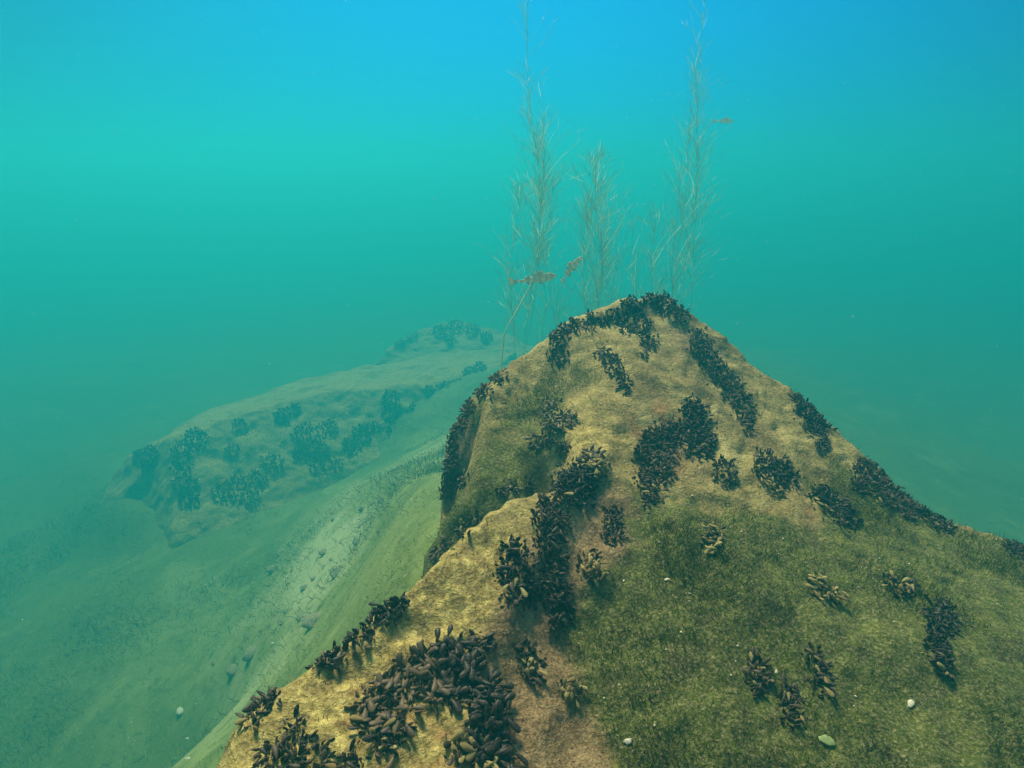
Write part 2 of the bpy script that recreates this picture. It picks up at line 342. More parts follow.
# --- the sunken slab to its left, and the low rock behind that
def side_rock(name, pts, edges, box, label, seed, step=.02, sigma=.03):
    X, Y, Z = height_sheet(pts, edges, *box, step, -.6, sigma)
    dd = lambda P: .03*fbm(P, 1.3, 3, seed)+.035*fbm(P, 4, 4, seed+9)
    me, P, N = sheet_mesh(name, X, Y, Z, keep=lambda P: P[:, 2] > bed_z_arr(P)-.08, disp=dd)
    set_attr(me, 'algae', np.full(len(P), .25)+.2*fbm(P, 2, 3, 5)); set_attr(me, 'silt', np.full(len(P), .3)); set_attr(me, 'crust_highlight', np.full(len(P), .9)); set_attr(me, 'rust', np.zeros(len(P)))
    o = mesh_obj(name, me, ROCK); tag(o, label, 'boulder'); return o
sp = [tuple(at(q[0], q[1], q[2]*K)) for q in [(168, 438, 2.74), (250, 410, 2.92), (330, 392, 3.1), (420, 384, 3.26), (500, 370, 3.48),
      (172, 548, 2.42), (300, 510, 2.66), (400, 455, 3.0), (470, 420, 3.2),
      (122, 460, 3.0), (215, 408, 3.35), (330, 372, 3.62), (440, 352, 3.85), (520, 350, 3.95), (116, 505, 2.78)]]
se = [(0, 1), (1, 2), (2, 3), (3, 4), (0, 9), (9, 10), (10, 11), (11, 12)]
for i in (9, 10, 11, 12, 13):
    x, y, z = sp[i]; sp += [(x-.15, y+.35, z-.35), (x-.4, y+1.0, z-1.8), (x-.45, y+1.4, -.4)]
for i in (5, 6, 7, 8, 14): x, y, z = sp[i]; sp.append((x+.05, y-.3, z-.8))
for i in (14, 9): x, y, z = sp[i]; sp.append((x-.7, y, -.3))
slab = side_rock('boulder', sp, se, (-7.4, 2.2, 5.4, 14.2), 'long low slab shaped boulder fading into green water, patched with mussels along its face', 51)
q = [tuple(at(a[0], a[1], a[2]*K)) for a in [(388, 348, 4.0), (420, 330, 4.1), (455, 319, 4.2), (500, 330, 4.25), (540, 350, 4.2), (400, 380, 3.8), (460, 385, 3.7), (540, 390, 3.7)]]
for i in range(5): x, y, z = q[i]; q += [(x-.04, y+1.1, z-.5), (x, y+2.3, -.5)]
for a in ((-4.2, 11.5, -.4), (-3.7, 13.6, -.4), (2.0, 14, -.4), (1.7, 10.2, -.3), (-3.1, 10.2, -.3)): q.append(a)
back = side_rock('boulder', q, [(0, 1), (1, 2), (2, 3), (3, 4)], (-4.7, 3.0, 9.6, 16.4), 'faint rounded boulder almost lost in the water behind the slab', 61)

# ------------------------------------------------------------------ mussels
def mussel_mesh(name, L, wd, th, curve, mat, nu=11, nv=12):
    co, fc = [(0, 0, 0)], []
    us = [.5-.5*math.cos(math.pi*k/(nu+1)) for k in range(1, nu+1)]
    for u in us:
        wv = wd*L*(u**.75)*(max(0, 1-u**3.2))**.5*1.12
        tv = th*L*(u**.55)*(max(0, 1-u**1.8))**.75*1.25
        cx = curve*L*(u-u*u)*1.2
        for k in range(nv):
            a = 2*math.pi*k/nv; c, s_ = math.cos(a), math.sin(a)
            co.append((cx+wv*.5*c, tv*.5*math.copysign(abs(s_)**1.35, s_), u*L))
    co.append((0, 0, L))
    n = len(us); tris = []
    for k in range(nv): tris.append((0, 1+(k+1) % nv, 1+k))
    for r in range(n-1):
        for k in range(nv):
            a, b_, c, d = 1+r*nv+k, 1+r*nv+(k+1) % nv, 1+(r+1)*nv+(k+1) % nv, 1+(r+1)*nv+k
            tris += [(a, b_, c), (a, c, d)]
    for k in range(nv): tris.append((1+(n-1)*nv+k, 1+(n-1)*nv+(k+1) % nv, len(co)-1))
    me = np_mesh(name, co, tris); me.materials.append(mat); return me
def shell_mat(name, dark):
    m = M(name); oi = m.n('ShaderNodeObjectInfo'); m.b.inputs['Roughness'].default_value = .5 if dark else .8
    m.b.inputs['Specular IOR Level'].default_value = .18 if dark else .10
    sp_ = m.n('ShaderNodeSeparateXYZ'); m.l(m.tc.outputs['Object'], sp_.inputs[0])
    wv = m.n('ShaderNodeTexWave'); wv.wave_type = 'RINGS'; wv.rings_direction = 'SPHERICAL'; wv.inputs['Scale'].default_value = 70; wv.inputs['Distortion'].default_value = 6.
    m.l(m.tc.outputs['Object'], wv.inputs['Vector'])
    ns = m.noise(140, 4, .65)
    if dark:
        c = m.ramp(oi.outputs['Random'], [(0, (.008, .007, .008)), (.35, (.017, .013, .011)), (.7, (.040, .027, .018)), (.9, (.080, .055, .032)), (1, (.13, .10, .05))])
        c = m.mixc(m.math('MULTIPLY', m.step(wv.outputs['Fac'], .3, .8), .28), c, (.080, .066, .055))
        c = m.mixc(m.math('MULTIPLY', m.step(ns, .52, .72), .5), c, (.12, .105, .06))
        edge = m.step(m.math('ABSOLUTE', m.math('MULTIPLY', sp_.outputs['Y'], 1000.)), .9, .15)
        c = m.mixc(m.math('MULTIPLY', edge, .3), c, (.17, .15, .12))
    else:
        c = m.ramp(oi.outputs['Random'], [(0, (.13, .09, .04)), (.5, (.20, .16, .065)), (1, (.32, .27, .11))])
        c = m.mixc(m.step(ns, .45, .7), c, (.11, .115, .035))
        c = m.mixc(m.math('MULTIPLY', m.step(wv.outputs['Fac'], .5, .9), .2), c, (.08, .06, .03))
    m.base(c); m.bump(wv.outputs['Fac'], .0002, .25); return m.m
DARK, COAT = shell_mat('mussel_shell', True), shell_mat('algae_coated_shell', False)
VAR = [mussel_mesh('mussel_shell_%s' % a, *q, DARK) for a, q in zip('abcdef', [(.038, .56, .34, .12), (.043, .50, .30, .20), (.034, .60, .36, .06), (.040, .54, .34, -.16), (.030, .56, .34, .15), (.045, .48, .30, .24)])]
VARC = [mussel_mesh('coated_shell_%s' % a, *q, COAT) for a, q in zip('ab', [(.043, .60, .42, .08), (.037, .64, .44, .02)])]
FARV = mussel_mesh('distant_shell', .062, .5, .45, .1, DARK, 5, 6)
me0 = np.zeros(len(FARV.vertices)*3, dtype=np.float32); FARV.vertices.foreach_get('co', me0); FAR_CO = me0.reshape(-1, 3)
FAR_F = np.array([tuple(p.vertices) for p in FARV.polygons])
CAMP = Vector((0, 0, CAMZ))
def scatter(circles, bvh, spacing, tries, maxn, stray=.05):
    """points on the rock under the outline of a clump, no two closer than spacing"""
    out = []; area = [c[2]**2 for c in circles]
    for _ in range(tries):
        cx, cy, r = random.choices(circles, area)[0]
        a = random.random()*6.283; rr = r*math.sqrt(random.random())*(.9 if random.random() > stray else random.uniform(1.1, 1.6))
        hit = bvh.ray_cast(CAMP, ray(cx+rr*math.cos(a), cy+rr*math.sin(a)).normalized())
        if hit[0] is None: continue
        p, n = hit[0], hit[1]
        if all((p-q[0]).length_squared > spacing*spacing for q in out):
            out.append((p, n))
            if len(out) >= maxn: break
    return out
def shell_matrix(p, n, centre, tilt, flat, sc):
    t = (p-centre); t = t-n*t.dot(n); t = t.normalized() if t.length > 1e-4 else Vector((1, 0, 0))
    rnd = Vector((random.gauss(0, 1), random.gauss(0, 1), random.gauss(0, 1))); rnd -= n*rnd.dot(n); rnd.normalize()
    if flat:
        ax = (n*.18+rnd).normalized(); side = ax.cross(n).normalized(); off = .016
        yv = n
    else:
        ax = (n*random.uniform(.3, .9)+t*tilt*random.uniform(.2, .9)+rnd*.55).normalized(); side = rnd.cross(ax).normalized(); off = random.uniform(-.022, -.009)
        yv = side
    yv = (yv-ax*yv.dot(ax)).normalized(); xv = yv.cross(ax)
    if not flat and random.random() < .16: p = p+ax*(.036*sc); ax = -ax; xv = -xv; off = 0
    R3 = Matrix((xv, yv, ax)).transposed().to_4x4()
    return Matrix.Translation(p+n*off*sc) @ R3 @ Matrix.Scale(sc, 4)
SZ = .48
def clump(label, circles, dens=1., coated=.04, flat=.08, size=1., tilt=.7, group=None):
    size *= SZ; pts = scatter(circles, BVH, .0068*size/dens, 7000, 1100)
    if not pts: print('EMPTY', label); return
    cen = sum((p for p, n in pts), Vector())/len(pts)
    pts.sort(key=lambda q: (q[0]-CAMP).length)
    root = empty('mussel_clump', cen); tag(root, label, 'mussels', group)
    rest_co, rest_f, base_ = [], [], 0
    for k, (p, n) in enumerate(pts):
        isc = random.random() < coated
        me = random.choice(VARC if isc else VAR)
        mtx = shell_matrix(p, n, cen, tilt, random.random() < (.75 if isc else flat), size*random.uniform(.45, 1.15))
        if k < 100:
            o = bpy.data.objects.new('mussel', me); C.objects.link(o); o.parent = root
            o.matrix_basis = Matrix.Translation(-cen) @ mtx
            if isc: o['label'] = 'olive shell coated in algae'
        else:
            v_ = np.zeros(len(me.vertices)*3, dtype=np.float32); me.vertices.foreach_get('co', v_); v_ = v_.reshape(-1, 3)
            mm = np.array(Matrix.Translation(-cen) @ mtx)
            rest_co.append(v_ @ mm[:3, :3].T+mm[:3, 3]); rest_f.append(np.array([tuple(q.vertices) for q in me.polygons])+base_); base_ += len(v_)
    if rest_co:
        me = np_mesh('more_mussels', np.concatenate(rest_co), np.concatenate(rest_f)); o = mesh_obj('mussel', me, DARK, root); o['kind'] = 'stuff'
    root_count.append(len(pts))
root_count = []
clump('broad black mussel clump capping the summit of the large boulder',
      [(592, 319, 7), (605, 320, 8), (618, 316, 10), (632, 308, 11), (640, 325, 12), (650, 300, 9), (665, 305, 12), (648, 342, 9), (645, 354, 4), (680, 315, 9), (626, 330, 6), (590, 328, 4)])
clump('thin scatter of mussels on the left shoulder just below the summit clump', [(555, 338, 6), (563, 331, 7), (574, 326, 6), (560, 347, 5), (553, 356, 5), (564, 357, 4)], .8)
clump('small slanting mussel patch under the summit clump on pale ochre rock', [(603, 354, 5), (610, 361, 6), (618, 372, 6), (625, 384, 5), (627, 391, 3)], .85)
clump('long diagonal mussel band running down right of the summit', [(697, 337, 8), (702, 350, 11), (710, 362, 12), (720, 375, 12), (730, 388, 13), (740, 402, 12), (746, 418, 10), (749, 430, 5)])
clump('tall mussel clump lining the shaded left edge of the boulder', [(497, 378, 6), (482, 391, 7), (467, 408, 8), (457, 425, 9), (451, 443, 9), (450, 460, 9), (450, 478, 9), (447, 492, 7), (459, 480, 8), (446, 435, 6), (444, 465, 6)])
clump('ragged mussel patch on the green left face of the peak', [(550, 404, 6), (556, 425, 9), (566, 420, 8), (546, 438, 7), (536, 443, 5), (563, 448, 5), (548, 413, 4)], .85, .08)
clump('largest dark mussel clump in the middle of the boulder face', [(653, 440, 12), (668, 432, 10), (648, 455, 14), (665, 455, 13), (650, 478, 13), (648, 495, 10), (664, 474, 9), (678, 440, 8), (684, 428, 7)], 1, .06)
clump('rounded mussel knob touching the upper right of the largest middle clump', [(693, 411, 11), (697, 428, 12), (700, 444, 13)])
clump('round black mussel knob at the top of the central crease', [(575, 485, 18), (565, 495, 9), (590, 477, 7)], 1.05)
clump('pale silted mussels just above the round knob of the central crease', [(592, 462, 8), (598, 472, 5)], .8, .5)
clump('long column of mussels following the central crease downward', [(546, 508, 9), (553, 525, 13), (548, 545, 11), (553, 565, 11), (550, 585, 12), (555, 600, 12), (561, 614, 11), (556, 628, 6), (540, 520, 6)], 1, .05)
clump('oval mussel clump on ochre rock left of the central column', [(516, 560, 11), (517, 575, 14), (518, 592, 12), (514, 550, 7)], 1, .05)
clump('small upright mussel patch right of the central column', [(612, 523, 7), (613, 535, 7), (611, 514, 5)])
clump('faint brown mussel patch half covered in silt below the small upright patch', [(590, 562, 7), (592, 572, 8)], .75, .5)
clump('narrow mussel patch on brown silt below the oval clump', [(527, 650, 6), (529, 662, 8), (532, 675, 6)])
clump('pair of tan and dark mussels alone on brown silt near the bottom', [(568, 687, 4), (573, 692, 5)], .8, .6)
clump('small brown mussel patch right of the largest middle clump', [(722, 470, 8), (727, 481, 6)], .8, .2)
clump('sparse heart shaped mussel patch on orange stained rock', [(762, 462, 9), (768, 476, 10), (781, 470, 9), (789, 480, 8), (776, 491, 6)], .68, .3)
clump('short dark mussel band below and left of the big right edge clump', [(821, 496, 8), (834, 507, 9), (847, 518, 8)])
clump('tapering mussel clump on the upper right skyline of the boulder', [(799, 399, 5), (807, 411, 9), (817, 427, 10), (822, 444, 6)])
clump('big black mussel clump hugging the right skyline of the boulder', [(865, 470, 12), (875, 482, 15), (892, 495, 14), (908, 508, 11), (861, 486, 9)])
clump('small mussel clump next down the skyline from the big right edge clump', [(930, 512, 7), (938, 520, 8), (945, 527, 5)])
clump('last mussel clump on the low right end of the skyline', [(1012, 545, 6), (1022, 549, 8)])
clump('buried brown mussels barely showing in the green turf', [(816, 581, 5), (822, 591, 7), (832, 598, 6)], .6, .5)
clump('small brown mussel patch in olive turf left of the tall right column', [(893, 582, 5), (904, 590, 7)], .85, .25)
clump('tall dark mussel column standing in the turf far down the right slope', [(940, 607, 8), (943, 622, 11), (938, 638, 11), (940, 655, 10), (943, 667, 7)])
clump('crooked mussel clump, rightmost of three low in the turf', [(812, 654, 5), (817, 666, 5), (821, 682, 8), (826, 689, 6)], .9)
clump('oval mussel clump, leftmost of three low in the turf', [(755, 665, 7), (755, 678, 7), (757, 688, 5)])
clump('stretched mussel clump, middle of three low in the turf', [(787, 692, 5), (789, 701, 7), (791, 715, 7)])
clump('faint reddish mussel patch on the turf above the green field', [(712, 535, 7), (713, 545, 6)], .7, .5)
clump('mussel clump hanging over the outer edge of the near ochre ridge', [(396, 604, 7), (384, 613, 9), (368, 624, 10), (352, 637, 10), (338, 650, 9), (325, 661, 7)], 1.1)
clump('thin fringe of mussels higher up behind the near ochre ridge', [(474, 521, 4), (461, 531, 4), (447, 544, 4), (437, 554, 4)], .9)
clump('narrow line of mussels along the crest where the near ridge begins', [(528, 486, 4), (515, 489, 4), (503, 494, 4)], .9)
clump('left arm of the large horseshoe of mussels on the near ridge', [(374, 722, 13), (385, 700, 16), (403, 682, 16), (425, 668, 16), (386, 740, 12), (400, 728, 10), (430, 690, 12), (372, 705, 9), (405, 700, 10)], 1.2, .10, .2, 1.2)
clump('right arm of the near horseshoe of mussels with rounded olive shells', [(452, 656, 14), (478, 652, 12), (465, 678, 18), (485, 700, 17), (488, 725, 18), (484, 750, 20), (464, 752, 14), (495, 768, 14), (450, 694, 10)], 1.15, .32, .25, 1.25)
clump('mussel patch at the foot of the near ochre ridge', [(278, 756, 11), (293, 762, 11), (270, 764, 8)], 1)
clump('tiny mussel tuft above the patch at the foot of the near ridge', [(296, 728, 6), (300, 737, 5)], .9)
clump('small mussel tuft right of the patch at the foot of the near ridge', [(319, 750, 6), (324, 760, 6)], .9)
clump('mussel tuft cut by the lower edge between foot patch and horseshoe', [(352, 765, 7), (345, 768, 5)], .9)
clump('few mussels clinging to the outer left side of the near ridge foot', [(270, 700, 6), (260, 710, 6), (251, 720, 5)], .9)
print('mussels', sum(root_count), len(root_count))
# the two far boulders carry clumps too small and hazed to show single shells
FB = {'s': BVHTree.FromObject(slab, bpy.context.evaluated_depsgraph_get()), 'b': BVHTree.FromObject(back, bpy.context.evaluated_depsgraph_get())}
def far_clump(which, label, circles):
    pts = scatter([(x, y, r*1.0) for x, y, r in circles], FB[which], .025, 7000, 1100, 0)
    if not pts: print('EMPTY', label); return
    left = list(pts); best = []
    while left:                       # keep the largest run of touching shells
        comp = [left.pop()]; k = 0
        while k < len(comp):
            near_ = [q_ for q_ in left if (q_[0]-comp[k][0]).length < .085]; left = [q_ for q_ in left if not any(q_ is r_ for r_ in near_)]; comp += near_; k += 1
        if len(comp) > len(best): best = comp
    pts = best
    cen = sum((p for p, n in pts), Vector())/len(pts); co = []; fc = []
    for k, (p, n) in enumerate(pts):
        mm = np.array(Matrix.Translation(-cen) @ shell_matrix(p, n, cen, .6, False, random.uniform(.7, 1.25)))
        co.append(FAR_CO @ mm[:3, :3].T+mm[:3, 3]); fc.append(FAR_F+k*len(FAR_CO))
    o = mesh_obj('mussel_clump', np_mesh('far_clump', np.concatenate(co), np.concatenate(fc)), DARK); o.location = cen
    tag(o, label, 'mussels', 'mussel clumps on the slab behind')
far_clump('s', 'hazy mussel clump on the left end corner of the slab boulder', [(146, 456, 13)])
far_clump('s', 'hazy mussel clump running down beside the pale corner of the slab', [(182, 453, 12), (196, 440, 13), (182, 467, 12), (185, 482, 13), (189, 497, 13)])
far_clump('s', 'small hazy mussel dot near the slab top edge', [(240, 427, 8)])
far_clump('s', 'small hazy mussel dot in the middle left of the slab face', [(232, 451, 7)])
far_clump('s', 'hazy mussel clump on the slab rim above the central mass', [(283, 417, 9), (294, 411, 8)])
far_clump('s', 'hazy mussel mass low on the left half of the slab face', [(222, 494, 12), (238, 490, 16), (256, 482, 12), (272, 464, 12), (250, 500, 10)])
far_clump('s', 'largest hazy mussel mass in the centre of the slab face', [(306, 436, 14), (314, 452, 16), (328, 430, 11), (300, 455, 9), (318, 468, 9), (334, 464, 8)])
far_clump('s', 'hazy mussel mass right of the centre of the slab face', [(352, 446, 11), (362, 434, 11), (374, 428, 7)])
far_clump('s', 'hazy column of mussels hanging from the slab rim', [(390, 398, 9), (392, 412, 11), (391, 427, 8)])
far_clump('s', 'small hazy mussel clump right of the hanging column on the slab', [(411, 416, 7), (414, 408, 5)])
far_clump('s', 'hazy band of mussels along the right end of the slab rim', [(430, 392, 7), (446, 389, 9), (460, 386, 7), (470, 374, 8), (480, 368, 6)])
far_clump('b', 'very faint dark mussel cap on the rock beyond the slab', [(440, 332, 8), (455, 327, 9), (472, 330, 8), (486, 338, 7), (450, 340, 6)])
far_clump('b', 'very faint mussel fringe left on the rock beyond the slab', [(400, 343, 6), (412, 338, 6)])

# ------------------------------------------------------------------ algal turf on the boulder and on the bed
def turf(name, P, N, wts, count, lmin, lmax, width, mat, label, lean=.6, cat='algae', jit=.005):
    pr = wts/wts.sum(); ii = rng.choice(len(P), count, p=pr)
    p = P[ii]+rng.normal(0, 1, (count, 3))*np.array([jit, jit, min(jit, .005)]); n = N[ii]
    d = n*rng.uniform(.25, .9, (count, 1))+rng.normal(0, lean, (count, 3)); d /= np.linalg.norm(d, axis=1)[:, None]
    sd_ = np.cross(d, rng.normal(0, 1, (count, 3))); sd_ /= np.linalg.norm(sd_, axis=1)[:, None]
    L = rng.uniform(lmin, lmax, (count, 1)); bend = rng.normal(0, .35, (count, 3))*L; wd = width*rng.uniform(.6, 1.4, (count, 1))
    a = p-sd_*wd-n*.004; b_ = p+sd_*wd-n*.004; mid = p+d*L*.55; tip = p+d*L+bend; c1 = mid-sd_*wd*.8; c2 = mid+sd_*wd*.8
    co = np.stack([a, b_, c2, c1, tip], 1).reshape(-1, 3); k = np.arange(count)[:, None]*5
    f = np.concatenate([k+np.array([[0, 1, 2]]), k+np.array([[0, 2, 3]]), k+np.array([[3, 2, 4]])])
    o = mesh_obj(name, np_mesh(name, co, f, False), mat); tag(o, label, cat, kind='stuff'); return o
def turf_mat(name, stops, thin=False):
    m = M(name); g = m.n('ShaderNodeNewGeometry'); c = m.ramp(g.outputs['Random Per Island'], stops)
    m.base(c); m.b.inputs['Roughness'].default_value = .9; m.b.inputs['Specular IOR Level'].default_value = .05
    if thin:
        tr = m.n('ShaderNodeBsdfTranslucent'); m.l(c, tr.inputs['Color']); ms = m.n('ShaderNodeMixShader'); ms.inputs[0].default_value = .5
        m.l(m.b.outputs[0], ms.inputs[1]); m.l(tr.outputs[0], ms.inputs[2]); m.l(ms.outputs[0], m.out.inputs['Surface'])
    return m.m
TURF = turf_mat('turf_filament', [(0, (.022, .032, .005)), (.5, (.036, .066, .005)), (.88, (.080, .110, .014)), (1, (.17, .14, .05))])
RIMT = turf_mat('ochre_filament', [(0, (.07, .05, .02)), (.5, (.15, .11, .045)), (1, (.30, .24, .10))])
near = np.linalg.norm(rockP-np.array(CAMP), axis=1) < 3.2
patch = np.clip(fbm(rockP, 5.5, 3, 91)+.55, .0, 1.4)
turf('algae', rockP, rockN, np.clip(alg-.2, 0, 1)*patch*near*np.clip(rockN[:, 2], .1, 1), 46000, .004, .013, .0006, TURF, 'short green filamentous turf growing over the large boulder')
turf('algae', rockP, rockN, np.clip(1-alg, .05, 1)*near*(rockP[:, 2] > CAMZ-1.3), 26000, .003, .008, .0006, RIMT, 'fine ochre fuzz coating the bare parts of the large boulder')

# ------------------------------------------------------------------ stones, shell chips and weed on the bed
def bed_hit(px, py):
    r_ = ray(px, py); p = None
    for k in range(40, 600):
        q_ = CAMP+r_*(k*.03)
        if q_.z < bed_z(q_.x, q_.y): p = q_; break
    return p
CHIP, STONE, GREENST = M('bleached_shell'), M('silted_stone'), M('pale_green_stone')
CHIP.base(CHIP.ramp(CHIP.noise(60), [(.35, (.36, .35, .24)), (.65, (.62, .60, .48))])); 
STONE.base(STONE.ramp(STONE.noise(12), [(.35, (.13, .14, .07)), (.5, (.26, .25, .15)), (.68, (.48, .44, .30))])); STONE.bump(STONE.noise(40), .01, .8)
GREENST.base(GREENST.ramp(GREENST.noise(50), [(.35, (.16, .22, .08)), (.65, (.30, .38, .17))]))
def chip_mesh(name, mat, seed):
    """a cupped broken half shell"""
    rr = random.Random(seed); co, fc = [(0, 0, .25)], []; n, m_ = 14, 4
    rad = [1+rr.uniform(-.22, .18) for _ in range(n)]; el = rr.uniform(.5, .8)
    for j in range(1, m_+1):
        for k in range(n):
            a = 6.283*k/n; r_ = j/m_*rad[k]; co.append((r_*math.cos(a), r_*math.sin(a)*el, .25*(1-(j/m_)**2)))
    for k in range(n): fc.append((0, 1+k, 1+(k+1) % n))
    for j in range(m_-1):
        for k in range(n):
            a, b_, c, d = 1+j*n+k, 1+j*n+(k+1) % n, 1+(j+1)*n+(k+1) % n, 1+(j+1)*n+k; fc += [(a, d, c), (a, c, b_)]
    nb = len(co); co += [(x, y, z-.07) for x, y, z in co]; fc += [(a+nb, c+nb, b_+nb) for a, b_, c in fc]
    for k in range(n): a, b_ = 1+(m_-1)*n+k, 1+(m_-1)*n+(k+1) % n; fc += [(a, a+nb, b_+nb), (a, b_+nb, b_)]
    me = np_mesh(name, co, fc); me.materials.append(mat.m); return me
def stone_mesh(name, mat, seed, flat=.55):
    bm = bmesh.new(); bmesh.ops.create_icosphere(bm, subdivisions=3, radius=1)
    P = np.array([v_.co[:] for v_ in bm.verts]); dsp = 1+.22*fbm(P, 1.3, 3, seed)
    q_ = np.random.default_rng(seed).uniform(.7, 1.3, 3)
    for v_, d in zip(bm.verts, dsp): v_.co = Vector((v_.co.x*d*q_[0], v_.co.y*d*q_[1], v_.co.z*d*flat))
    for f_ in bm.faces: f_.smooth = True
    me = bpy.data.meshes.new(name); bm.to_mesh(me); bm.free(); me.materials.append(mat.m); return me
CH = [chip_mesh('shell_chip', CHIP, k) for k in range(4)]; ST = [stone_mesh('stone', STONE, 100+k) for k in range(6)]
def put(name, me, p, n, size, label, cat, group=None, sink=0.):
    o = bpy.data.objects.new(name, me); C.objects.link(o); q_ = n.to_track_quat('Z', 'Y') @ Quaternion((0, 0, 1), random.random()*6.28)
    o.rotation_mode = 'QUATERNION'; o.rotation_quaternion = q_; o.scale = (size,)*3; o.location = p-n*sink*size; tag(o, label, cat, group); return o
UP = Vector((0, 0, 1))
p = bed_hit(180, 711); put('shell_fragment', CH[0], p, UP, .045, 'largest white broken shell lying on the sand left of the boulder', 'shell', sink=-.02)
for k in range(26):
    px, py = random.uniform(10, 420), random.uniform(520, 760)
    if px > 205+(768-py)*.55: px *= .5
    p = bed_hit(px, py)
    if p: put('shell_fragment', random.choice(CH), p, UP, random.uniform(.008, .02), 'tiny pale shell chip lying on the silty sand', 'shell', 'tiny shell chips on the sand')
for k in range(70):
    cx, cy = random.choice([(290, 535), (340, 560), (260, 620), (380, 540), (210, 660), (330, 600), (150, 620), (420, 500), (130, 745)])
    p = bed_hit(cx+random.gauss(0, 34), cy+random.gauss(0, 22))
    if p and (p-CAMP).length > 4.4: put('stone', random.choice(ST), p, UP, random.choice((.02, .03, .03, .04, .06))*random.uniform(.7, 1.3), 'small pale stone half buried in the silty sand', 'stone', 'pale stones half buried in the sand', .35)
def on_rock(px, py):
    h_ = BVH.ray_cast(CAMP, ray(px, py).normalized()); return h_[0], h_[1]
for px, py, sz, lab in [(628, 742, .0075, 'bright white shell chip on the turf near the bottom of the boulder'), (911, 704, .008, 'pale chip on the turf below the tall right mussel column'),
                        (667, 580, .006, 'whitish crumb on the turf in the green middle of the slope'), (776, 672, .004, 'small white crumb above the three low mussel clumps')]:
    p, n = on_rock(px, py)
    if p: put('shell_fragment', random.choice(CH), p, n, sz, lab, 'shell', sink=-.3)
p, n = on_rock(826, 741)
gs = stone_mesh('pale_stone', GREENST, 7, .5); o = put('stone', gs, p, n, .009, 'pale green oblong pebble resting low on the boulder turf', 'stone', sink=-.2); o.scale = (.013, .006, .005)
for k in range(46):
    px, py = random.uniform(560, 1010), random.uniform(430, 765)
    p, n = on_rock(px, py)
    if p: put('shell_fragment', random.choice(CH), p, n, random.uniform(.0012, .0032), 'minute pale crumb caught in the boulder turf', 'shell', 'minute crumbs in the boulder turf', -.6)
wt = np.clip(fbm(bedP, .9, 3, 55)+.15, 0, 1)*(bedP[:, 0] < 1.2)*(bedP[:, 1] > 1)*(bedP[:, 1] < 9)*(bedP[:, 0] > -8)*(1.15-PALE)*np.clip(np.linalg.norm(bedP-np.array([0, 0, CAMZ]), axis=1)-4.2, 0, 1)
BT = turf_mat('bed_filament', [(0, (.04, .065, .012)), (.6, (.075, .11, .022)), (1, (.16, .19, .06))])
turf('algae', bedP, bedN, wt, 60000, .03, .08, .0018, BT, 'green filamentous weed patches covering the sand on the left', .55, jit=.045)

mw = (np.linalg.norm(bedP-np.array([0, 0, CAMZ]), axis=1) <= 4.2)*(bedP[:, 1] > .4)*(bedP[:, 2] > 1.2)
mw = mw*np.clip(fbm(bedP, 2.2, 3, 71)+.4, 0, 1)
if mw.sum() > 10: turf('algae', bedP, bedN, mw.astype(float), 22000, .008, .022, .0009, BT, 'fine green coat on the sediment heaped against the boulder', .6, jit=.045)
